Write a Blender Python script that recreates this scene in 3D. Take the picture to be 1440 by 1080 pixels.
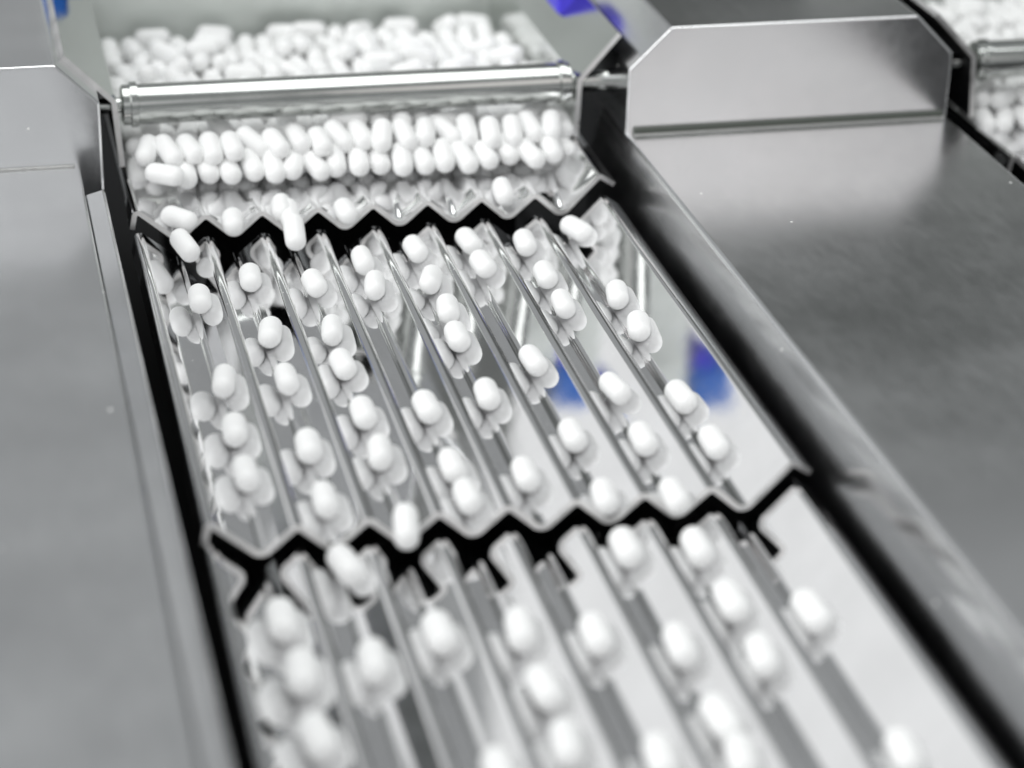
import bpy, bmesh, math, random
from mathutils import Vector, Matrix, Quaternion

for _o in list(bpy.data.objects):
    bpy.data.objects.remove(_o)
scene = bpy.context.scene
C = scene.collection
R = math.radians

# ------------------------------------------------------------------ camera
CAM_POS = Vector((-0.14219, -0.78035, 0.32539))
AX_X = Vector((0.97296125, -0.22953424, 0.02569915))
AX_Y = Vector((0.07848778, 0.43322452, 0.89786201))
AX_Z = Vector((-0.21722358, -0.87156787, 0.4395263))
F_PX = 3348.86                                   # focal length in pixels of the 1440 px wide photograph
cam = bpy.data.cameras.new('camera')
cam.sensor_width = 36.0
cam.lens = F_PX / 1440.0 * 36.0
cam.clip_start = 0.01
cam.clip_end = 50.0
cam.dof.use_dof = True
cam.dof.focus_distance = 0.800
cam.dof.aperture_fstop = 5.8
cam.dof.aperture_blades = 0
cam_o = bpy.data.objects.new('camera', cam)
cam_o.matrix_world = Matrix(((AX_X.x, AX_Y.x, AX_Z.x, CAM_POS.x), (AX_X.y, AX_Y.y, AX_Z.y, CAM_POS.y),
                             (AX_X.z, AX_Y.z, AX_Z.z, CAM_POS.z), (0, 0, 0, 1)))
C.objects.link(cam_o)
scene.camera = cam_o

# ------------------------------------------------------------------ room light
world = bpy.data.worlds.new('World')
scene.world = world
world.use_nodes = True
bg = world.node_tree.nodes['Background']
bg.inputs['Color'].default_value = (0.93, 0.96, 0.97, 1)
bg.inputs['Strength'].default_value = 0.34


def area(name, loc, target, sx, sy, power, color=(1, 1, 1)):
    l = bpy.data.lights.new(name, 'AREA')
    l.shape = 'RECTANGLE'
    l.size = sx
    l.size_y = sy
    l.energy = power
    l.color = color
    o = bpy.data.objects.new(name, l)
    o.location = loc
    o.rotation_euler = (Vector(target) - Vector(loc)).to_track_quat('-Z', 'Y').to_euler()
    C.objects.link(o)
    return o


area('ceiling_panel', (0.25, 0.10, 1.8), (0.0, -0.05, 0), 1.8, 1.0, 18, (0.98, 1.0, 0.99))
area('ceiling_panel_front', (-1.05, -0.95, 1.35), (0.0, 0.0, 0), 1.4, 1.0, 12.5)
area('fill_behind', (-1.12, 1.15, 0.80), (0.0, -0.2, 0), 1.3, 0.60, 1.30)  # added panel, not on a ceiling; stands in for a bright wall behind
area('window_behind_camera', (0.75, -1.9, 1.05), (0.15, 0, 0), 0.8, 0.9, 1.75, (1.0, 0.935, 0.91))
area('fill_left', (-1.55, -0.25, 0.52), (0.0, -0.1, 0), 1.3, 0.7, 11.0)  # added low fill, no window known; lifts the caplets' left undersides
area('fill_behind_camera', (-0.25, -2.0, 0.90), (-0.1, 0, 0), 0.8, 0.7, 0.85)  # added fill lamp that brightens the left housing face

scene.view_settings.view_transform = 'Standard'
scene.view_settings.look = 'None'
scene.view_settings.gamma = 1.0
scene.view_settings.exposure = 0.0
scene.view_settings.use_curve_mapping = False
scene.render.engine = 'CYCLES'
scene.cycles.max_bounces = 18
scene.cycles.glossy_bounces = 12
scene.cycles.diffuse_bounces = 10
scene.cycles.caustics_reflective = True
scene.cycles.sample_clamp_indirect = 6.0


# ------------------------------------------------------------------ photograph geometry
def ray(u, v):
    """viewing direction of a pixel of the photograph, used to measure where things stand"""
    return (AX_X * ((u - 720) / F_PX) + AX_Y * (-(v - 540) / F_PX) - AX_Z).normalized()


def on_z(u, v, z):
    d = ray(u, v)
    return CAM_POS + d * ((z - CAM_POS.z) / d.z)


# ------------------------------------------------------------------ materials
def new_mat(name):
    m = bpy.data.materials.new(name)
    m.use_nodes = True
    nt = m.node_tree
    return m, nt, nt.nodes['Principled BSDF']


def node(nt, kind, **kw):
    n = nt.nodes.new(kind)
    for k, v in kw.items():
        setattr(n, k, v)
    return n


def noise(nt, vec, scale, detail=4.0, rough=0.55):
    n = node(nt, 'ShaderNodeTexNoise')
    n.inputs['Scale'].default_value = scale
    n.inputs['Detail'].default_value = detail
    n.inputs['Roughness'].default_value = rough
    nt.links.new(vec, n.inputs['Vector'])
    return n.outputs['Fac']


def remap(nt, fac, a, b, lo, hi):
    n = node(nt, 'ShaderNodeMapRange')
    n.inputs[1].default_value = a
    n.inputs[2].default_value = b
    n.inputs[3].default_value = lo
    n.inputs[4].default_value = hi
    nt.links.new(fac, n.inputs[0])
    return n.outputs[0]


def coords(nt, scale=(1, 1, 1)):
    t = node(nt, 'ShaderNodeTexCoord')
    m = node(nt, 'ShaderNodeMapping')
    m.inputs['Scale'].default_value = scale
    nt.links.new(t.outputs['Object'], m.inputs['Vector'])
    return m.outputs['Vector']


def steel(name, base, r_lo, r_hi, streak=(1, 1, 1), smudge=18.0, bump=0.0, bump_scale=60.0, dust=False, aniso=0.0, smooth=5.0, stretch=(1, 1, 1), shade=0.93, specks=(130.0, 0.93, 0.075)):
    m, nt, b = new_mat(name)
    b.inputs['Metallic'].default_value = 1.0
    b.inputs['Anisotropic'].default_value = aniso
    v = coords(nt)
    vs = coords(nt, streak)
    s1 = noise(nt, v, smudge, smooth)
    s2 = noise(nt, vs, 240.0, 3)
    mix = node(nt, 'ShaderNodeMath', operation='MULTIPLY_ADD')
    nt.links.new(s1, mix.inputs[0])
    mix.inputs[1].default_value = 0.65
    sc2 = node(nt, 'ShaderNodeMath', operation='MULTIPLY')
    nt.links.new(s2, sc2.inputs[0])
    sc2.inputs[1].default_value = 0.35
    nt.links.new(sc2.outputs[0], mix.inputs[2])
    nt.links.new(remap(nt, mix.outputs[0], 0.35, 0.65, r_lo, r_hi), b.inputs['Roughness'])
    ramp = node(nt, 'ShaderNodeMixRGB')
    ramp.inputs[1].default_value = (*[c * shade for c in base], 1)
    ramp.inputs[2].default_value = (*base, 1)
    nt.links.new(remap(nt, s1, 0.35, 0.65, 0, 1), ramp.inputs[0])
    col = ramp.outputs[0]
    if dust:
        vo = node(nt, 'ShaderNodeTexVoronoi')
        vo.inputs['Scale'].default_value = specks[0]
        nt.links.new(v, vo.inputs['Vector'])
        wn = node(nt, 'ShaderNodeTexWhiteNoise')
        nt.links.new(vo.outputs['Position'], wn.inputs['Vector'])
        pick = node(nt, 'ShaderNodeMath', operation='GREATER_THAN')
        nt.links.new(wn.outputs['Value'], pick.inputs[0])
        pick.inputs[1].default_value = specks[1]
        near = node(nt, 'ShaderNodeMath', operation='LESS_THAN')
        nt.links.new(vo.outputs['Distance'], near.inputs[0])
        near.inputs[1].default_value = specks[2]
        both = node(nt, 'ShaderNodeMath', operation='MULTIPLY')
        nt.links.new(pick.outputs[0], both.inputs[0])
        nt.links.new(near.outputs[0], both.inputs[1])
        dm = node(nt, 'ShaderNodeMixRGB')
        nt.links.new(both.outputs[0], dm.inputs[0])
        nt.links.new(col, dm.inputs[1])
        dm.inputs[2].default_value = (0.85, 0.85, 0.83, 1)
        col = dm.outputs[0]
        inv = node(nt, 'ShaderNodeMath', operation='SUBTRACT')
        inv.inputs[0].default_value = 1.0
        nt.links.new(both.outputs[0], inv.inputs[1])
        nt.links.new(inv.outputs[0], b.inputs['Metallic'])
    nt.links.new(col, b.inputs['Base Color'])
    if bump:
        bn = noise(nt, coords(nt, stretch), bump_scale, 2)
        bp = node(nt, 'ShaderNodeBump')
        bp.inputs['Strength'].default_value = bump
        bp.inputs['Distance'].default_value = 0.001
        nt.links.new(bn, bp.inputs['Height'])
        nt.links.new(bp.outputs['Normal'], b.inputs['Normal'])
    return m


M_MIRROR = steel('polished_tray_steel', (0.90, 0.90, 0.905), 0.025, 0.075, (1, 0.02, 1), 40.0, 0.025, 40.0, dust=True, specks=(420.0, 0.90, 0.10))
M_EDGE = steel('cut_edge_steel', (0.95, 0.94, 0.93), 0.26, 0.50, (1, 1, 1), 60.0)
M_SATIN = steel('satin_cover_steel', (0.86, 0.865, 0.875), 0.18, 0.27, (1, 0.4, 1), 13.0, 0.03, 14.0, dust=True, smooth=2.0, shade=0.88, stretch=(0.45, 1.5, 1))
M_HOP = steel('hopper_steel', (0.70, 0.715, 0.70), 0.10, 0.20, (1, 1, 0.03), 25.0, 0.05, 40.0)
M_BACK = steel('brushed_back_steel', (0.74, 0.77, 0.745), 0.30, 0.46, (1, 1, 0.02), 20.0, smooth=2.0)
M_ROD = steel('turned_rod_steel', (0.56, 0.575, 0.56), 0.12, 0.20, (0.02, 1, 1), 60.0)
M_WELD = steel('weld_steel', (0.55, 0.55, 0.54), 0.3, 0.5, (1, 1, 1), 300.0, 0.5, 600.0)


def plain(name, col, rough, spec=0.5, sss=0.0):
    m, nt, b = new_mat(name)
    v = coords(nt)
    f = noise(nt, v, 90.0, 3)
    mx = node(nt, 'ShaderNodeMixRGB')
    mx.inputs[1].default_value = (*[c * 0.94 for c in col], 1)
    mx.inputs[2].default_value = (*col, 1)
    nt.links.new(f, mx.inputs[0])
    nt.links.new(mx.outputs[0], b.inputs['Base Color'])
    b.inputs['Roughness'].default_value = rough
    b.inputs['Specular IOR Level'].default_value = spec
    if sss:
        b.inputs['Subsurface Weight'].default_value = sss
        b.inputs['Subsurface Radius'].default_value = (0.0012, 0.0011, 0.001)
        b.inputs['Subsurface Scale'].default_value = 1.0
    return m


M_TAB = plain('white_tablet_coating', (0.93, 0.932, 0.928), 0.45, 0.3)
M_BLACK = plain('black_machine_paint', (0.008, 0.008, 0.009), 0.6, 0.2)
M_DARK = plain('dark_box_grey', (0.125, 0.132, 0.127), 0.4)  # only for the dark boxes added out of frame
M_SEAM_SHADE = plain('seam_shade_grey', (0.075, 0.085, 0.072), 0.5)  # tone of the gap shade at the housing seam, put in as colour
M_BLUE = plain('blue_plastic', (0.008, 0.13, 0.55), 0.4)
M_VIOLET = plain('violet_blue_plastic', (0.07, 0.05, 0.75), 0.4)


# ------------------------------------------------------------------ mesh helpers
def tag(o, label=None, cat=None, group=None, kind=None):
    if label:
        o['label'] = label
    if cat:
        o['category'] = cat
    if group:
        o['group'] = group
    if kind:
        o['kind'] = kind
    return o


def empty(name, loc=(0, 0, 0)):
    o = bpy.data.objects.new(name, None)
    o.empty_display_size = 0.01
    o.location = loc
    C.objects.link(o)
    return o


def link(name, me, mats, parent=None, smooth=None):
    for m in (mats if isinstance(mats, (list, tuple)) else [mats]):
        me.materials.append(m)
    if smooth is not None:
        for p in me.polygons:
            p.use_smooth = True
        if smooth < 180:
            me.set_sharp_from_angle(angle=R(smooth))
    o = bpy.data.objects.new(name, me)
    C.objects.link(o)
    if parent:
        o.parent = parent
    return o


def fillet(pts, rads, seg=6):
    """round the inner corners of an open polyline"""
    out = [Vector(pts[0])]
    for i in range(1, len(pts) - 1):
        a, b, c = Vector(pts[i - 1]), Vector(pts[i]), Vector(pts[i + 1])
        r = rads[i] if isinstance(rads, (list, tuple)) else rads
        d1 = (a - b).normalized()
        d2 = (c - b).normalized()
        ang = d1.angle(d2)
        t = min(r / math.tan(ang / 2), (a - b).length * 0.48, (c - b).length * 0.48)
        r2 = t * math.tan(ang / 2)
        cen = b + (d1 + d2).normalized() * (r2 / math.sin(ang / 2))
        p0 = b + d1 * t - cen
        p1 = b + d2 * t - cen
        tot = p0.angle_signed(p1)
        for k in range(seg + 1):
            th = -tot * k / seg
            cs, sn = math.cos(th), math.sin(th)
            out.append(cen + Vector((p0.x * cs - p0.y * sn, p0.x * sn + p0.y * cs)))
    out.append(Vector(pts[-1]))
    return out


def offset_poly(pts, d):
    out = []
    for i, p in enumerate(pts):
        a = pts[max(0, i - 1)]
        b = pts[min(len(pts) - 1, i + 1)]
        t = (b - a).normalized()
        out.append(p + Vector((t.y, -t.x)) * d)
    return out


def sheet(name, prof, thick, y0, y1, mats, parent, bevel=0.0003, stations=None, under=0):
    """folded sheet metal: a profile in x-z swept along y; the cut ends take the second material.
    stations: (y, f) pairs where the part of the profile below zero is flattened by the factor f"""
    st = stations or [(y0, 1.0), (y1, 1.0)]
    n = len(prof)
    V, F, MI = [], [], []
    for y, f in st:
        pr = [Vector((p.x, p.y if p.y > 0 else p.y * f)) for p in prof]
        for q in (pr, offset_poly(pr, thick)):
            for p in q:
                V.append((p.x, y, p.y))
    m = len(st)
    for s_ in range(m - 1):
        t0, l0, t1, l1 = 2 * n * s_, 2 * n * s_ + n, 2 * n * (s_ + 1), 2 * n * (s_ + 1) + n
        for i in range(n - 1):
            F.append((t0 + i, t0 + i + 1, t1 + i + 1, t1 + i)); MI.append(0)
            F.append((l0 + i + 1, l0 + i, l1 + i, l1 + i + 1)); MI.append(under)
        F.append((t0, t1, l1, l0)); MI.append(1)
        F.append((t0 + n - 1, l0 + n - 1, l1 + n - 1, t1 + n - 1)); MI.append(1)
    e = 2 * n * (m - 1)
    for i in range(n - 1):
        F.append((i + 1, i, n + i, n + i + 1)); MI.append(1)
        F.append((e + i, e + i + 1, e + n + i + 1, e + n + i)); MI.append(1)
    me = bpy.data.meshes.new(name)
    me.from_pydata(V, [], F)
    for p, k in zip(me.polygons, MI):
        p.material_index = k
    o = link(name, me, mats, parent, 35)
    if bevel:
        b = o.modifiers.new('edge_radius', 'BEVEL')
        b.width = bevel
        b.segments = 2
        b.limit_method = 'ANGLE'
        b.angle_limit = R(60)
    w = o.modifiers.new('weighted', 'WEIGHTED_NORMAL')          # flat flanks reflect as flat mirrors
    w.weight = 100
    w.keep_sharp = True
    return o


def prism(name, poly, y0, y1, mat, parent, bevel=0.0015, seg=4):
    """closed x-z outline extruded along y with rounded edges"""
    n = len(poly)
    V = [(x, y0, z) for x, z in poly] + [(x, y1, z) for x, z in poly]
    F = [tuple(range(n)), tuple(range(2 * n - 1, n - 1, -1))]
    for i in range(n):
        j = (i + 1) % n
        F.append((j, i, n + i, n + j))
    me = bpy.data.meshes.new(name)
    me.from_pydata(V, [], F)
    bm = bmesh.new()
    bm.from_mesh(me)
    bmesh.ops.recalc_face_normals(bm, faces=bm.faces)
    bm.to_mesh(me)
    bm.free()
    o = link(name, me, mat, parent, 40)
    if bevel:
        b = o.modifiers.new('edge_radius', 'BEVEL')
        b.width = bevel
        b.segments = seg
        b.limit_method = 'ANGLE'
        b.angle_limit = R(20)
        w = o.modifiers.new('weighted', 'WEIGHTED_NORMAL')
        w.keep_sharp = False
    return o


def box(name, x0, x1, y0, y1, z0, z1, mat, parent, bevel=0.001):
    return prism(name, [(x0, z0), (x1, z0), (x1, z1), (x0, z1)], y0, y1, mat, parent, bevel)


def lathe_x(name, rings, y, z, mat, parent, seg=40):
    """a turned part along x: rings of (x, radius)"""
    V, F = [], []
    for x, r in rings:
        for j in range(seg):
            q = 2 * math.pi * j / seg
            V.append((x, y + r * math.cos(q), z + r * math.sin(q)))
    for i in range(len(rings) - 1):
        for j in range(seg):
            k = (j + 1) % seg
            F.append((i * seg + j, i * seg + k, (i + 1) * seg + k, (i + 1) * seg + j))
    F.append(tuple(range(seg - 1, -1, -1)))
    F.append(tuple((len(rings) - 1) * seg + j for j in range(seg)))
    me = bpy.data.meshes.new(name)
    me.from_pydata(V, [], F)
    bm = bmesh.new(); bm.from_mesh(me)
    bmesh.ops.recalc_face_normals(bm, faces=bm.faces)
    bm.to_mesh(me); bm.free()
    return link(name, me, mat, parent, 40)


# ------------------------------------------------------------------ machine bed below everything
PITCH = 0.020
DEPTH = 0.00795
Z_UP, Z_LOW = 0.00663, -0.0061
BED = -0.075
MODULE = 0.332

bed = box('machine_bed', -0.30, 0.62, -0.75, 0.62, BED - 0.02, BED, M_BLACK, None, 0.002)
tag(bed, kind='structure')


# ------------------------------------------------------------------ corrugated trays
def tray_profile():
    pts = [(-0.0868, -0.0040), (-0.0852, 0.0047)]
    rad = [0, 0.0022]
    for k in range(8):
        pts.append(((k - 3.5) * PITCH, -DEPTH - 0.0003)); rad.append(0.0022)
        if k < 7:
            pts.append(((k - 3) * PITCH, 0.0007)); rad.append(0.0029)
    pts += [(0.0840, 0.0064), (0.0903, 0.0022)]
    rad += [0.0018, 0]
    return fillet(pts, rad, 6)


PROFILE = tray_profile()


def make_tray(name, y0, y1, z, label, x=0.0, stations=None):
    t = empty(name, (x, y0, z))
    o = sheet('corrugated_sheet', PROFILE, 0.0018, 0.0, y1 - y0, [M_MIRROR, M_EDGE], t, stations=stations)
    box('support_beam', -0.062, 0.062, 0.035, y1 - y0 - 0.02, BED - z + 0.001, -DEPTH - 0.0026, M_BLACK, t, 0.001)
    tag(t, label, 'tray', 'corrugated vibrating trays')
    return t


FOLD = [(0.0, 1.0), (0.004, 0.95), (0.019, 0.0), (0.184, 0.0)]        # zigzag lip running out into a flat floor
make_tray('vibrating_tray', 0.004, 0.188, Z_UP, 'corrugated steel tray carrying the tablet heap under the wide hopper', 0.0, FOLD)
make_tray('vibrating_tray', -0.2102, 0.0, 0.0, 'polished corrugated steel tray in the middle of the three steps')
make_tray('vibrating_tray', -0.44, -0.2095, Z_LOW, 'blurred corrugated steel tray nearest the camera, lowest of the three steps')
make_tray('vibrating_tray', 0.004, 0.188, Z_UP, 'corrugated steel tray beyond the right cover, at the photo\'s right edge', MODULE, FOLD)


# ------------------------------------------------------------------ steel covers on both sides
def chamfered(x0, x1, z0, z1, c):
    return [(x0, z0), (x1, z0), (x1, z1 - c), (x1 - c, z1), (x0 + c, z1), (x0, z1 - c)]


rc = empty('machine_cover', (0.1645, -0.3, BED))
rc.location = (0, 0, 0)
prism('cover_plate', [(0.0950, BED + 0.001), (0.2287, BED + 0.001), (0.2287, 0.0188), (0.1000, 0.0188), (0.0950, 0.0010)], -0.70, 0.060, M_SATIN, rc, 0.0016)
prism('raised_housing', chamfered(0.1002, 0.2285, BED + 0.001, 0.0595, 0.0155), 0.027, 0.50, M_SATIN, rc, 0.0010)
box('seam_shade_strip', 0.1030, 0.2270, 0.0252, 0.0278, 0.0180, 0.0212, M_SEAM_SHADE, rc, 0.0008)  # dark strip standing in for the shaded gap along the seam
box('weld_seam', 0.1030, 0.2270, 0.0246, 0.0256, 0.0182, 0.0193, M_WELD, rc, 0.0003)
tag(rc, 'wide satin steel cover with raised chamfered housing on the right of the trays', 'cover', 'steel covers between the tray lines')

lc = empty('machine_cover', (0, 0, 0))
box('cover_plate', -0.2300, -0.1017, -0.70, 0.060, BED + 0.001, 0.0188, M_SATIN, lc, 0.0012)
prism('raised_housing', chamfered(-0.2285, -0.0935, BED + 0.001, 0.0565, 0.0145), 0.0265, 0.50, M_SATIN, lc, 0.0010)
prism('edge_rail', [(-0.1013, BED + 0.001), (-0.0945, BED + 0.001), (-0.0945, 0.0170), (-0.0955, 0.0182), (-0.1013, 0.0166)], -0.70, 0.004, M_SATIN, lc, 0.0004)
box('weld_seam', -0.2275, -0.1035, 0.0256, 0.0270, 0.0182, 0.0196, M_WELD, lc, 0.0005)
tag(lc, 'satin steel cover with stepped housing and narrow edge rail on the left', 'cover', 'steel covers between the tray lines')


# ------------------------------------------------------------------ hoppers
def make_hopper(x, label):
    h = empty('hopper', (x, 0.05, 0))
    T = 0.0020
    left = fillet([(-0.1042, 0.0550), (-0.0866, 0.0372), (-0.0846, 0.0118)], 0.002, 4)
    sheet('side_wall', left, T, -0.008, 0.145, [M_HOP, M_EDGE, M_BLACK], h, 0.0004, None, 2)  # outer faces of both walls blackened so the gap beside them stays dark
    right = fillet([(0.0840, 0.0130), (0.0846, 0.0360), (0.0996, 0.0535)], 0.002, 4)
    sheet('side_wall', right, T, -0.008, 0.145, [M_HOP, M_EDGE, M_BLACK], h, 0.0004, None, 2)
    box('back_wall', -0.1030, 0.0985, 0.1385, 0.1400, 0.0010 + Z_UP, 0.10, M_BACK, h, 0.0004)
    tag(h, label, 'hopper', 'flared steel hoppers')
    return h


make_hopper(0.0, 'flared steel hopper full of white caplets above the corrugated trays')
make_hopper(MODULE, 'cropped steel hopper at the top right corner behind the right cover')


def make_rod(x, label):
    r = empty('cross_rod', (x, 0.05, 0.0325))
    lathe_x('shaft', [(-0.0846, 0.0062), (-0.0840, 0.0074), (0.0830, 0.0074), (0.0836, 0.0062)], 0, 0, M_ROD, r)
    lathe_x('journal', [(0.0836, 0.0040), (0.1010, 0.0040)], 0, 0, M_ROD, r, 28)
    lathe_x('journal', [(-0.0935, 0.0028), (-0.0846, 0.0028)], 0, 0, M_ROD, r, 28)
    for x0, x1 in ((0.0785, 0.0815), (-0.0815, -0.0785)):
        lathe_x('collar', [(x0, 0.0074), (x0 + 0.0003, 0.0083), (x1 - 0.0003, 0.0083), (x1, 0.0074)], 0, 0, M_ROD, r)
    tag(r, label, 'rod', 'turned rods across the hoppers')
    return r


make_rod(0.0, 'thick polished steel rod spanning the front of the wide hopper')
make_rod(MODULE, 'polished steel rod in the cropped hopper at the right edge')

lb = empty('latch', (-0.096, 0.125, 0.05))
box('block', -0.0065, 0.0065, 0.006, 0.026, -0.002, 0.012, M_BLUE, lb, 0.002)
box('arm', -0.0080, -0.0040, 0.020, 0.082, 0.004, 0.009, M_ROD, lb, 0.001)
tag(lb, 'latch with bright blue plastic block on the left flare of the hopper', 'latch')
rb_ = box('latch_block', 0.0900, 0.0985, 0.095, 0.115, 0.044, 0.062, M_VIOLET, None, 0.002)
tag(rb_, 'violet blue plastic block on the right flare of the hopper', 'block')

# dark boxes added behind the machine, out of frame, to darken mirrored trays and covers
dark_box = empty('added_dark_box', (-0.335, 0.42, BED))
box('housing', -0.165, 0.165, 0.0, 0.20, 0.0, 0.252, M_DARK, dark_box, 0.004)  # body of the added low dark box
box('front_slab', -0.150, 0.150, -0.003, 0.001, 0.015, 0.225, M_DARK, dark_box, 0.001)
tb = box('plastic_tub', -0.240, -0.213, 0.425, 0.465, BED + 0.252, BED + 0.252 + 0.027, M_BLUE, None, 0.003)
tag(tb, 'blue plastic tub on the low dark box, mirrored in the rightmost groove', 'tub')
tb = box('plastic_tub', -0.2115, -0.203, 0.425, 0.455, BED + 0.252, BED + 0.252 + 0.015, M_VIOLET, None, 0.003)
tag(tb, 'violet plastic tub beside the blue one on the low dark box', 'tub')
tag(dark_box, 'low dark grey box added behind the left cover to darken the left grooves', 'cabinet')  # an added unseen box, not a cabinet
dark_box = empty('added_dark_box', (0.42, 0.52, BED))
box('housing', -0.24, 0.24, 0.0, 0.25, 0.0, 0.55, M_DARK, dark_box, 0.004)  # body of the added tall dark box
box('front_slab', -0.22, 0.22, -0.003, 0.001, 0.02, 0.52, M_DARK, dark_box, 0.001)
tag(dark_box, 'tall dark grey box added behind the right cover to darken its mirrored top', 'cabinet')  # an added unseen box, not a cabinet


# ------------------------------------------------------------------ tablets
TA, TB, TC = 0.00760, 0.00385, 0.00360


def tablet_mesh(nu=22, nv=20):
    V, F = [(-TA, 0, 0)], []
    for i in range(1, nu):
        t = -math.cos(math.pi * i / nu)
        e = 0.0034
        k = max(0.0, (abs(t) * TA - (TA - e)) / e)
        r = math.sqrt(max(0.0, 1 - k * k)) * (1 - 0.05 * t * t)
        for j in range(nv):
            q = 2 * math.pi * j / nv
            V.append((TA * t, TB * r * math.cos(q), TC * r * math.sin(q)))
    V.append((TA, 0, 0))
    e = len(V) - 1
    for j in range(nv):
        k = (j + 1) % nv
        F.append((0, 1 + k, 1 + j))
        F.append((e, e - nv + j, e - nv + k))
        for i in range(nu - 2):
            a = 1 + i * nv
            F.append((a + j, a + k, a + nv + k, a + nv + j))
    me = bpy.data.meshes.new('tablet')
    me.from_pydata(V, [], F)
    bm = bmesh.new(); bm.from_mesh(me)
    bmesh.ops.recalc_face_normals(bm, faces=bm.faces)
    bm.to_mesh(me); bm.free()
    for p in me.polygons:
        p.use_smooth = True
    me.materials.append(M_TAB)
    return me


TABLET = tablet_mesh()
ORD = ['', 'first', 'second', 'third', 'fourth', 'fifth', 'sixth', 'seventh', 'eighth', 'ninth', 'tenth', 'eleventh', 'twelfth', 'thirteenth',
       'fourteenth', 'fifteenth', 'sixteenth', 'seventeenth', 'eighteenth', 'nineteenth', 'twentieth', 'twenty-first', 'twenty-second']


def put_tablet(loc, rot, label, group, s=1.0):
    o = bpy.data.objects.new('tablet', TABLET)
    o.rotation_mode = 'QUATERNION'
    o.location = loc
    o.rotation_quaternion = rot
    o.scale = (s, s, s)
    C.objects.link(o)
    return tag(o, label, 'tablet', group)


rng = random.Random(11)


def groove_tablet(u, v, lane, tilt, zt, label, group, pitch=0.0, lift=0.0, roll=None, size=1.0):
    """stand a caplet in groove `lane` of the tray whose ridges lie at zt, where the photograph shows it"""
    xc = (lane - 4.5) * PITCH
    z = zt - DEPTH + 0.0044 + lift
    flat = 0.0
    for _ in range(6):
        p = on_z(u, v, z)
        if zt == Z_UP:
            flat = DEPTH * max(0.0, min(1.0, (p.y - 0.007) / 0.016))
        dx = max(-0.0022, min(0.0022, p.x - xc))
        z = zt - DEPTH + 0.0044 + flat + lift + max(0.0, abs(dx) - 0.0007) * 0.62
    a = on_z(u - tilt * 20, v - 20, z)
    b = on_z(u + tilt * 20, v + 20, z)
    yaw = math.atan2(b.y - a.y, b.x - a.x)
    along = abs(math.cos(yaw))                 # a caplet lying across the groove rides higher
    z += max(0.0, along - 0.35) * 0.0045
    q = Quaternion((0, 0, 1), yaw) @ Quaternion((0, 1, 0), pitch) @ Quaternion((1, 0, 0), rng.uniform(0, 3.1) if roll is None else roll)
    return put_tablet((xc + dx, p.y, z), q, label, group, size * rng.uniform(0.98, 1.02))


MIDDLE = {
    1: [(260, 345, 1.3), (281, 420, .15), (315, 536, -.1), (330, 604, .15), (346, 666, .25)],
    2: [(352, 390, .15), (380, 467, -.1), (403, 533, .3), (434, 627, .2), (457, 703, .25)],
    3: [(442, 398, .6), (467, 464, 0.), (482, 512, .55), (511, 580, .35), (534, 636, .1), (571, 740, .1)],
    4: [(510, 366, .4), (527, 401, 0.), (600, 572, .5), (636, 655, .35), (657, 698, .45)],
    5: [(584, 350, .7), (606, 393, -.3), (630, 434, .15), (643, 473, .4), (685, 554, .35), (739, 667, .35)],
    6: [(659, 339, .8), (679, 371, .7), (750, 507, .7), (805, 612, .45), (850, 698, .25)],
    7: [(738, 341, .4), (767, 386, .45), (792, 427, .4), (865, 546, 1.0), (904, 617, .5), (948, 697, .55)],
    8: [(811, 322, 1.8), (868, 414, .2), (898, 458, .1), (957, 558, .8), (1003, 622, .6)],
}
LOWER = {
    1: [(397, 872, .2), (425, 945, .1), (447, 1037, .45)],
    2: [(487, 795, .75), (525, 930, .2)],
    3: [(618, 890, .4), (703, 1086, .3)],
    4: [(732, 885, .25), (766, 967, .55), (797, 1046, .2)],
    5: [(838, 892, .4), (930, 1066, .3)],
    6: [(880, 770, .5), (957, 908, .4), (1014, 1010, .7), (1043, 1066, .2)],
    7: [(980, 770, .5), (1028, 845, .5), (1071, 922, .35)],
    8: [(1140, 860, .7), (1270, 1060, .4)],
}
for zt, table, where, grp in ((0.0, MIDDLE, 'middle', 'tablets on the middle tray'), (Z_LOW, LOWER, 'lowest', 'tablets on the lowest tray')):
    for lane, spots in table.items():
        for i, (u, v, t) in enumerate(spots, 1):
            pitch = 0.0
            lift = 0.0
            if (u, v) in ((571, 740),):
                pitch, lift = 0.30, 0.0010
            if (u, v) == (260, 345):
                pitch, lift = 0.25, 0.004
            groove_tablet(u, v, lane, t, zt,
                          'white caplet, %s from the back in the %s tray\'s %s groove from left' % (ORD[i], where, ORD[lane]), grp, pitch, lift, None, 1.09 if zt == Z_LOW else 1.0)

ug = 'loose tablets on the upper tray lip'
groove_tablet(252, 310, 1, 3.0, Z_UP, 'white caplet lying crosswise on the zigzag lip at its left end', ug)
groove_tablet(327, 293, 2, .1, Z_UP, 'white caplet in the second groove of the upper tray, pointing at the camera', ug)
groove_tablet(380, 268, 3, .1, Z_UP, 'white caplet just in front of the heap, in the third groove from the left', ug)
groove_tablet(407, 291, 3, .2, Z_UP, 'white caplet tipping over the zigzag lip in the third groove', ug, 0.15, 0.001)
groove_tablet(414, 326, 3, .3, 0.0, 'white caplet dropping off the zigzag lip, below the one tipping over it', ug, 0.55, 0.0058)
groove_tablet(486, 297, 4, .5, Z_UP, 'white caplet on the zigzag lip in the fourth groove from the left', ug)
groove_tablet(708, 243, 7, .5, Z_UP, 'white caplet leaning out of the heap near the right end of the hopper', ug, 0.1, 0.001)
groove_tablet(232, 258, 1, 6.0, Z_UP, 'white caplet lying sideways at the left front corner of the heap', ug, 0.0, 0.001)

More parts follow.
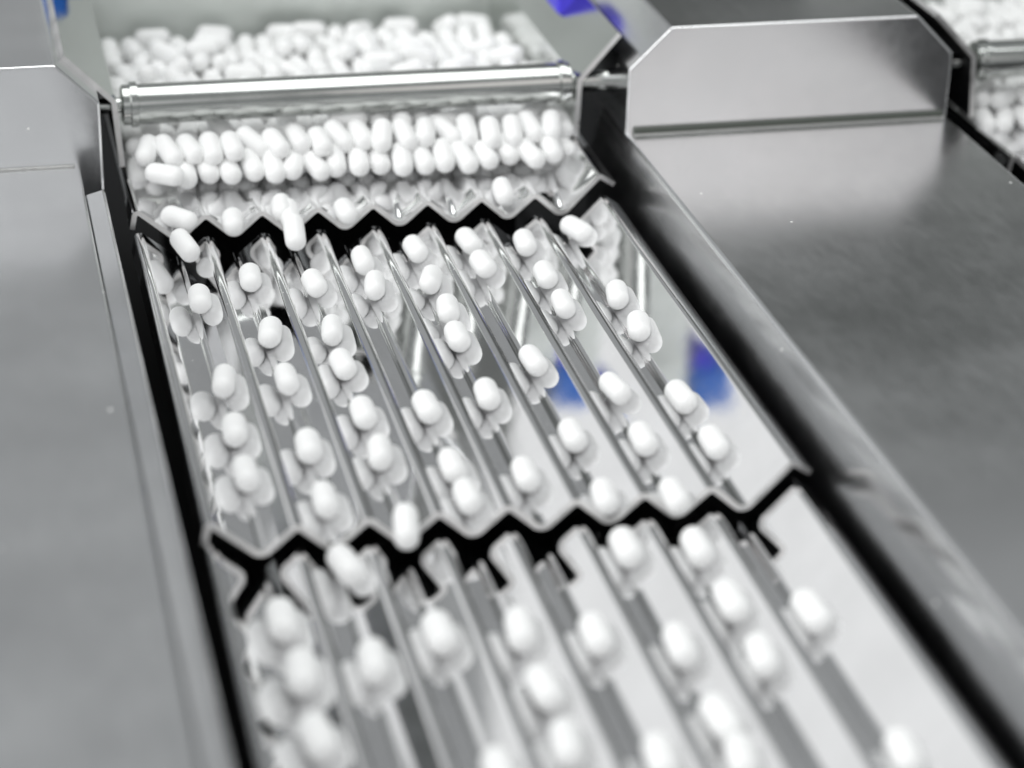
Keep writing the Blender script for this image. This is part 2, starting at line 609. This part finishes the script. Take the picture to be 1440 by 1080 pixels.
HEAP = "5,-8030,4177,1030,318,685,596,273;5,-7198,4118,1020,176,811,545,114;4,-6318,4171,1039,558,435,438,554;0,-5525,4242,1030,629,288,304,655;0,-4782,4162,1032,298,631,653,294;1,-3982,4096,1016,740,-2,2,673;0,-3104,4108,1032,609,274,317,673;0,-2030,4104,1030,334,719,554,253;0,-1262,4102,1030,708,325,265,568;1,-442,4092,1016,707,-2,2,708;0,328,4104,1032,299,632,652,294;1,1138,4081,1016,3,627,779,-2;0,1947,4092,1024,661,-113,-120,732;0,2711,4091,1020,645,136,160,735;0,3977,4090,1020,154,706,676,143;0,4739,4097,1020,701,148,149,681;0,5509,4176,1016,703,-2,2,711;0,6272,4098,1027,669,170,183,700;0,7037,4129,1022,658,135,161,724;1,7976,4085,1020,601,127,167,771;1,-8001,5739,1045,658,431,342,515;4,-7181,5601,1016,690,2,-2,724;4,-6382,5675,1020,157,719,663,140;0,-5610,5783,1020,711,150,146,671;0,-4575,5720,1030,668,306,286,615;0,-3849,5648,1039,578,452,421,534;0,-3114,5747,1034,681,261,249,637;0,-2043,5634,1039,457,357,504,640;0,-1212,5691,1030,278,598,684,313;0,-470,5717,1030,278,598,683,313;0,283,5754,1031,624,278,301,665;0,1039,5696,1040,409,513,596,463;0,1854,5631,1020,729,154,142,652;0,2714,5672,1020,615,134,161,760;0,4035,5611,1016,748,-2,2,663;0,4803,5723,1039,449,568,544,424;0,5540,5692,1020,153,703,680,144;0,6315,5705,1030,316,681,601,275;0,7161,5591,1041,531,669,414,316;0,7965,5564,1039,637,498,366,461;0,-8052,7287,1039,456,585,526,416;0,-7300,7061,1034,745,296,224,554;0,-6394,7314,1039,499,395,475,608;0,-5602,7365,1016,699,-2,2,715;0,-4773,7209,1020,614,130,165,761;0,-3979,7160,1039,466,362,500,634;0,-2968,7251,1020,182,840,501,105;0,-1953,7149,1039,443,561,551,430;0,-1228,7278,1039,441,558,554,432;0,-504,7338,1040,437,550,563,436;0,253,7334,1027,654,166,184,715;0,1046,7313,1020,134,618,757,162;0,1852,7133,1030,258,566,710,330;0,2724,7202,1020,741,157,139,638;0,4009,7355,1039,610,481,387,497;0,4796,7290,1030,646,299,293,638;0,5580,7244,1030,695,318,273,585;0,6350,7374,1030,316,690,590,275;0,7186,7231,1020,168,789,577,126;0,7971,7270,1039,632,498,365,468;0,-8048,8862,1016,695,-2,2,719;0,-7181,8910,1018,578,7,-5,816;0,-6342,8784,1030,273,586,694,318;0,-5604,8903,1020,137,626,751,159;0,-4743,8843,1016,751,2,-2,660;0,-3952,8960,1020,162,743,635,134;0,-2996,8892,1039,432,342,514,658;0,-2144,8745,1020,595,125,169,776;0,-1376,8832,1016,609,3,-2,793;0,-295,8904,1020,164,752,624,132;0,501,8974,1020,166,764,610,129;0,1272,9012,1039,623,487,380,480;0,2078,8955,1020,708,154,142,675;0,2874,9011,1020,155,732,648,142;0,3776,8983,1039,365,469,632,498;0,4588,8854,1020,575,121,172,790;0,5861,8851,1030,287,627,656,305;0,6580,9062,1042,334,599,633,358;0,7313,8969,1030,288,630,654,304;0,8065,8948,1021,690,142,139,696;0,-8062,10432,1020,152,697,685,145;0,-7244,10472,1016,773,2,-2,634;0,-6459,10471,1016,776,-2,2,631;0,-5611,10457,1039,520,665,419,333;0,-4781,10453,1039,530,673,408,317;0,-3777,10563,1030,299,652,632,293;0,-3049,10497,1039,447,566,546,426;0,-2167,10701,1020,816,177,113,538;0,-1109,10551,1030,314,685,597,278;0,-314,10578,1039,533,421,451,579;0,458,10473,1039,517,409,463,593;0,1201,10497,1020,653,138,158,727;0,1973,10461,1016,668,-2,2,744;0,3067,10513,1039,586,457,415,525;0,3796,10470,1030,677,314,277,606;0,4554,10507,1020,733,159,137,647;0,5501,10621,1039,566,447,426,546;0,6237,10553,1020,705,149,148,678;0,7283,10461,1039,378,477,625,489;0,8059,10521,1039,535,417,456,577;0,-8004,12084,1048,456,421,528,580;0,-7155,12124,1020,130,618,758,165;0,-6386,12047,1039,509,396,474,600;0,-5613,11951,1016,667,-2,2,745;0,-4721,12015,1039,445,346,512,649;0,-3856,12068,1020,150,689,694,147;0,-3026,12124,1016,775,-2,2,632;0,-1844,12157,1020,142,673,709,155;0,-1077,12133,1020,139,661,720,157;0,-311,12113,1020,139,658,724,157;0,447,12078,1030,601,279,312,681;0,1263,12097,1030,291,631,653,302;0,2121,12007,1030,740,342,242,526;0,3142,12025,1020,145,684,699,152;0,3881,12033,1039,556,434,440,556;0,4681,12061,1030,681,315,276,601;0,5449,12118,1016,756,-2,2,654;0,6259,12061,1030,308,672,610,284;0,7036,11947,1020,701,21,26,713;0,8031,12047,1039,599,473,397,510;0,-8079,13612,1039,444,561,551,430;0,-7344,13669,1030,303,661,622,289;0,-6588,13807,1022,716,139,135,671;0,-5695,13791,1030,325,709,567,264;2,-4832,13806,1039,400,505,603,471;0,-3875,13772,1016,843,-1,2,538;0,-2794,13729,1039,493,387,481,613;0,-2048,13716,1034,215,589,734,262;0,-1262,13633,1016,2,623,782,-2;0,-336,13626,1020,166,762,613,129;0,433,13579,1020,753,160,136,623;0,1258,13606,1034,220,650,688,238;0,2234,13731,1030,657,306,287,627;0,2980,13766,1030,669,306,286,614;0,3702,13652,1039,576,455,418,535;0,4767,13717,1030,292,639,646,300;0,5510,13711,1030,648,297,296,636;0,6272,13618,1020,722,157,139,659;0,7181,13804,1030,232,497,760,349;0,8060,13680,1030,286,626,658,306;0,-7922,15292,1030,330,720,553,258;2,-7152,15286,1020,168,774,597,126;0,-6331,15316,1039,557,440,433,556;0,-5581,15304,1020,155,712,670,142;0,-4791,15304,1030,322,702,576,268;0,-3745,15262,1030,599,274,317,683;0,-2991,15268,1020,649,141,156,731;0,-2107,15244,1023,142,745,641,118;0,-1309,15271,1039,608,474,395,499;0,-330,15401,1016,3,-584,-812,-2;0,515,15195,1039,366,462,636,497;0,1381,15167,1034,244,675,654,241;0,2174,15227,1020,156,736,644,141;0,3049,15302,1033,715,222,200,632;0,3869,15287,1020,689,150,147,694;0,4649,15320,1020,662,140,157,719;0,5491,15229,1030,328,710,566,261;0,6296,15387,1020,769,166,128,604;0,7070,15347,1030,688,320,271,592;0,7959,15274,1044,521,625,444,376;0,-8025,16870,1043,518,378,448,623;2,-7281,16851,1030,262,575,703,326;2,-6515,16812,1034,574,231,298,727;0,-5662,16952,1030,683,313,278,598;0,-4685,16976,1030,675,313,278,608;0,-3889,16904,1020,779,165,129,590;2,-2883,16888,1020,663,145,152,719;0,-2125,16986,1020,653,143,154,727;0,-1319,16898,1030,260,557,717,329;0,-520,16936,1039,547,433,441,565;0,252,16932,1030,586,268,322,693;0,1022,17085,1030,635,295,297,649;0,2165,16966,1039,478,372,493,625;0,2973,16880,1016,669,-2,2,743;0,3717,16994,1030,282,606,676,310;0,4660,16977,1020,824,175,115,525;0,5613,16933,1016,2,-673,-740,-2;0,6450,16997,1030,322,694,585,268;0,7289,16933,1016,687,0,0,726;0,8065,16853,1020,146,689,693,151;5,-7859,4977,1664,847,265,255,385;5,-7036,4821,1670,879,223,191,376;5,-5976,4817,1636,617,258,331,665;0,-5149,4835,1588,70,706,701,-72;0,-4323,4537,1612,195,734,645,83;0,-3537,4656,1615,69,755,651,22;0,-2546,4637,1370,636,307,542,456;1,-1558,4671,1640,735,107,154,652;0,-817,4640,1629,654,337,373,566;0,-83,4567,1625,613,372,467,517;0,731,4573,1631,213,664,714,69;1,1485,4531,1603,503,439,550,502;0,2289,4667,1608,248,687,683,30;0,3322,4448,1329,658,256,388,592;0,4372,4572,1628,716,-243,-63,651;1,5162,4783,1620,738,-3,7,674;0,6010,4689,1672,143,814,549,126;1,7346,4545,1624,120,-707,-669,197;1,8080,4732,1710,660,248,241,667;1,-8069,6310,1746,215,676,678,191;5,-6766,6209,1568,157,647,743,-65;5,-5959,6316,1630,127,-721,-659,171;1,-5153,6431,1556,587,294,292,695;1,-4287,6414,1638,626,131,193,744;1,-3459,6267,1650,52,714,698,-2;1,-2635,6339,1535,182,-742,-563,315;1,-1644,6239,1642,652,375,331,569;1,-879,6180,1658,522,532,573,341;0,-101,6582,1640,725,-20,-39,687;0,658,6523,1627,732,46,99,672;0,1470,6145,1590,91,708,699,-51;1,2257,6266,1638,676,330,298,588;0,3359,6174,1171,426,542,689,224;0,4389,6662,1628,424,541,548,477;1,5194,6286,1654,295,590,698,280;1,5942,6148,1629,549,368,496,564;1,6996,6209,1622,935,-64,28,348;2,8075,6247,1726,666,239,343,619;1,-8061,8003,1735,54,703,710,-3;0,-7333,7797,1685,607,329,526,497;0,-5922,7973,1628,8,763,647,0;0,-5175,7929,1633,467,598,522,389;0,-4446,7884,1615,543,549,508,382;0,-3451,7811,1292,471,550,678,126;0,-2403,7839,1610,59,635,770,11;0,-1598,7750,1642,75,671,733,-79;0,-824,8098,1619,321,656,649,213;0,-37,8078,1650,472,632,517,332;0,694,8013,1626,308,729,572,212;0,1527,8253,1583,788,128,50,600;0,2446,8236,1548,833,248,-109,483;0,3382,8221,1343,701,16,-561,439;0,4366,8147,1657,585,119,191,779;0,5424,8135,1637,881,66,-34,467;0,6426,8481,1721,509,258,195,798;0,7244,8379,1723,205,577,669,421;0,8065,8160,1728,167,685,694,145;0,-8075,9559,1718,301,642,641,293;0,-6949,9889,1594,201,-550,-808,58;0,-6130,9784,1628,48,-626,-779,8;0,-5268,9467,1588,578,172,256,756;0,-4301,9614,1544,384,564,697,218;0,-3500,9835,1650,677,341,263,596;0,-2629,9836,1594,347,631,527,452;0,-1775,10058,1402,410,709,370,437;0,-772,9581,1500,27,761,633,137;0,152,9740,1631,286,596,663,351;0,896,9845,1641,658,151,139,725;0,1712,9732,1640,270,571,716,296;0,2518,9692,1575,686,-189,-119,693;0,3312,9561,1648,754,-161,-102,629;0,4146,9629,1628,695,-158,-130,690;0,5043,9734,1373,533,266,-129,793;0,5915,9931,1658,413,236,284,832;0,6879,9874,1580,565,151,396,708;0,7734,9569,1661,452,578,534,421;2,-8087,11110,1734,392,580,607,375;2,-7371,11313,1681,655,222,267,671;2,-6352,11101,1681,922,108,94,360;2,-5101,11511,1566,579,213,188,764;6,-4195,11066,1624,678,192,213,677;4,-3431,11423,1631,18,-671,-741,24;0,-2506,11557,1462,744,125,197,626;0,-1411,11556,1601,251,735,538,328;2,-671,11391,1650,473,568,538,405;2,54,11244,1646,726,109,128,666;2,825,11348,1626,726,165,152,650;2,1573,11225,1629,724,171,118,658;0,2535,11195,1444,597,440,406,534;0,3489,11341,1659,440,565,542,440;2,4226,11139,1634,722,137,137,664;2,5035,11390,1604,706,-86,-136,689;0,5875,11437,1631,239,608,711,261;2,6637,11361,1612,623,231,171,727;2,8060,11052,1746,704,-27,23,709;2,-7690,12818,1642,604,263,246,711;2,-6927,12836,1645,85,-625,-769,101;2,-6173,13128,1574,376,386,384,750;2,-5277,13001,1570,473,547,538,433;6,-4344,12544,1526,440,515,688,260;4,-3374,12906,1473,362,618,684,140;2,-2354,13041,1589,702,283,38,652;2,-1511,13027,1623,667,17,-14,745;2,-743,12895,1631,275,610,685,288;2,14,12904,1638,675,-21,-3,737;2,811,12856,1593,609,358,384,594;2,1727,12721,1576,680,225,252,651;0,2670,12652,1587,153,607,767,141;0,3399,12838,1647,255,542,725,340;0,4248,12889,1549,642,237,387,618;2,5135,12892,1641,428,574,540,443;2,5886,12940,1633,414,565,554,449;2,6831,12724,1590,711,-14,398,579;2,7679,13033,1561,805,-187,-399,397;2,-8063,14501,1734,690,129,138,699;2,-6874,14424,1634,511,587,512,364;0,-6030,14609,1616,233,-731,-635,92;2,-5240,14828,1646,568,459,397,555;0,-4296,14518,1488,16,724,690,3;6,-3314,14381,1614,143,704,681,142;6,-2523,14520,1640,487,458,531,521;6,-1764,14514,1634,626,175,175,739;2,-770,14391,1445,192,691,690,98;2,115,14404,1612,697,187,217,658;2,949,14346,1645,294,732,567,237;2,1777,14569,1603,742,-39,-138,655;2,2599,14463,1636,432,520,595,435;2,3409,14657,1610,741,-22,-12,671;0,4239,14598,1569,608,366,246,660;2,5078,14484,1649,515,393,481,590;2,5866,14446,1617,656,148,164,721;2,7361,14804,1649,115,758,636,85;2,8078,14433,1744,619,371,395,568;2,-8056,16035,1719,716,7,-35,697;2,-7144,15956,1737,509,398,476,597;2,-6001,16097,1639,120,-609,-773,133;6,-5167,16319,1569,196,626,714,244;4,-4304,16049,1622,389,511,596,481;0,-3409,16099,1551,383,593,665,244;6,-2485,16057,1573,396,625,527,418;6,-1698,16095,1605,638,302,338,622;6,-843,15910,1623,31,-687,-725,34;2,-62,15922,1614,630,197,273,700;2,845,15821,1547,527,304,497,618;2,1776,16108,1352,553,-63,679,479;2,2654,15968,1627,463,544,536,449;2,3410,16164,1625,597,278,308,687;2,4174,16098,1635,520,407,457,596;2,5085,16034,1492,555,402,534,495;2,5976,15942,1614,726,130,177,652;2,6816,16295,1612,495,588,499,401;2,7646,16274,1589,713,212,93,661;0,-7530,8400,2239,695,152,-358,-605;6,-4011,15190,2130,13,-46,288,-957;6,-3893,13219,1886,584,392,580,412;1,-2944,7424,2015,135,672,690,230;4,-4814,10112,1931,498,441,666,339;2,-3204,9506,2279,567,654,424,269;0,-5,5573,1997,594,764,61,-244;2,-1164,14402,2057,484,512,583,405;1,6702,7120,1670,297,-455,631,-554;0,-3295,8740,1747,69,43,810,-580;0,-7098,9379,2164,250,-61,171,951;2,-6178,17400,1714,616,778,-115,-42;0,-804,7108,2144,11,-243,965,101;2,-345,9317,2059,368,615,484,502;0,-6676,8442,1680,294,-679,583,-336;0,1460,7236,1894,951,233,158,-131;5,-7360,6192,1983,676,166,-239,-677;0,-1806,8864,1723,980,199,-1,-29;0,5831,7504,1894,334,793,363,358;0,807,9030,2185,15,-292,-897,-332;2,6584,14858,1629,689,-182,-417,565;1,1867,4958,2144,682,297,427,513;6,-5780,10732,2029,872,112,333,-339;0,4926,8681,1921,307,604,707,-204;1,4272,5593,1863,401,-897,-130,-130;2,4259,17469,1702,994,107,15,2;2,2449,17183,1716,911,12,98,401;1,-2228,5034,1905,728,-130,-134,-660;6,-2860,11966,2045,337,565,-697,-285;1,7190,5612,2101,901,-3,-73,428;0,3499,7398,1592,240,379,-523,-724;0,-736,8267,2317,988,143,50,21;2,6165,17174,1746,561,-151,247,776;1,3469,4661,2028,321,-896,-253,176;2,-6836,11499,2130,815,138,335,453;2,-2103,9485,2144,619,755,218,-13;0,2948,6714,2010,712,307,187,-604;2,5347,10674,2193,964,-141,-117,192;6,-3272,10671,2239,532,-844,39,55;1,-2207,6481,2099,704,-94,-13,-704;2,-2006,11945,1985,168,668,714,126;6,-3599,17489,1699,46,-29,-842,-537;0,-3634,8088,2190,379,324,-118,-858;2,5358,9393,2010,438,811,-191,-337;0,-4704,8509,2191,242,667,-697,-98;0,1469,6580,2220,994,101,-16,28;2,2430,11839,2129,525,841,-125,-39;0,7713,12079,1728,217,-183,845,-453;1,3771,6599,1980,638,-396,-514,415;2,3954,12061,2224,674,730,8,-116;6,-5944,13856,2182,410,-36,-300,861;0,7791,8663,2347,369,745,503,237;6,-4661,13221,1987,64,-644,722,-246;2,1301,13380,2098,783,187,267,530;0,-7853,6861,2404,518,-414,340,-667;6,-4457,14308,2187,5,997,71,31;2,2129,13836,2099,538,-538,583,-285;1,1017,5384,2181,758,109,-88,-638;2,1969,10728,2198,362,-881,-260,162;2,3985,13749,2043,937,349,11,-12;2,-1034,9376,2237,540,-499,382,-560;6,-824,17207,1735,859,333,-237,-308;2,7282,10447,1971,671,334,551,366;1,-6510,7001,1980,249,-543,-381,706;2,-428,14693,2076,699,-141,-84,696;0,7404,7056,1975,341,-399,-127,-842;0,-2027,7920,2225,331,614,-676,-237;2,1469,17098,1586,737,197,236,603;0,2920,6082,2392,984,163,-19,-68;1,-138,4896,2301,112,-991,52,-45;2,3239,10446,2126,709,-683,-55,-167;2,344,17471,1718,14,6,-954,298;1,2775,5338,1976,778,52,338,528;0,2785,7616,1826,138,-393,906,71;2,-1276,10733,2121,762,486,-80,-420;0,-4890,7051,2227,188,-631,-743,125;2,7414,17478,1699,337,-939,27,66;0,2051,8345,2151,193,737,593,261;0,8022,7113,2381,128,690,-695,-156;6,-5694,9544,2217,109,-646,-751,86;2,6906,13565,1844,597,675,-432,4;1,-4849,5672,2109,861,-255,380,-220;2,-2122,10476,2163,651,277,626,327;6,-5798,12163,1964,329,-163,902,226;2,7405,11292,2281,29,263,890,-371"


# ------------------------------------------------------------------ the heap in the hoppers (settled poses: x y z in 0.01 mm, quaternion in 0.001)
def heap_items():
    for s in HEAP.split(';'):
        f = [int(k) for k in s.split(',')]
        yield f[0], Vector(f[1:4]) * 1e-5, Quaternion([k * 1e-3 for k in f[4:8]]).normalized()


rest_v, rest_f = [], []
base_v = [v.co.copy() for v in TABLET.vertices]
base_f = [tuple(p.vertices) for p in TABLET.polygons]


def add_rest(loc, rot):
    k = len(rest_v)
    rest_v.extend([tuple(rot @ v + loc) for v in base_v])
    rest_f.extend([tuple(k + i for i in f) for f in base_f])


jit = random.Random(4)
# the front rows of the heap, caplets that have slid down against the fold of the tray
slid = []
for row, (x, yy, zz, rl, rg) in enumerate(((-0.0640, 0.0308, 0.0060, 'foremost row', 'foremost row of the heap'),
                                           (-0.0770, 0.0372, 0.0128, 'second row', 'second row of the heap'))):
    nth = 0
    while x < 0.0795:
        nth += 1
        p = Vector((x, yy + jit.uniform(-0.0024, 0.0020), Z_UP + zz + jit.uniform(-0.0002, 0.0012)))
        q = Quaternion((0, 0, 1), math.pi / 2 + jit.gauss(0.10, 0.20)) @ Quaternion((0, 1, 0), -jit.uniform(0.18, 0.50))
        put_tablet(p, q, 'white caplet, %s from the left in the %s of the heap' % (ORD[nth], rl), rg)
        slid.append(p)
        x += jit.uniform(0.0075, 0.0086)
for code, loc, q in heap_items():
    if min((loc - p).length for p in slid) < 0.0066:
        continue
    if code & 3 == 1:
        q = Quaternion((1, 0, 0), jit.uniform(0.05, 0.30)) @ Quaternion((0, 0, 1), jit.uniform(-0.22, 0.22)) @ q
        put_tablet(loc, q, 'white caplet in the dense heap in front of and under the steel rod', 'tablets heaped under the rod')
    elif code & 3 == 2:
        put_tablet(loc, q, 'white caplet in the dense heap inside the wide hopper, behind the steel rod', 'tablets heaped behind the rod')
    else:
        add_rest(loc, q)
    l2 = loc + Vector((MODULE, 0, 0))
    if code & 4:
        put_tablet(l2, q, 'white caplet in the cropped hopper at the top right corner', 'tablets in the right hopper')
    elif loc.x < -0.03:
        add_rest(l2, q)
me = bpy.data.meshes.new('tablet_heap')
me.from_pydata(rest_v, [], rest_f)
for p in me.polygons:
    p.use_smooth = True
ro = link('tablet_heap', me, M_TAB)
tag(ro, 'white caplets buried in the heap inside the hoppers', 'tablets', None, 'stuff')
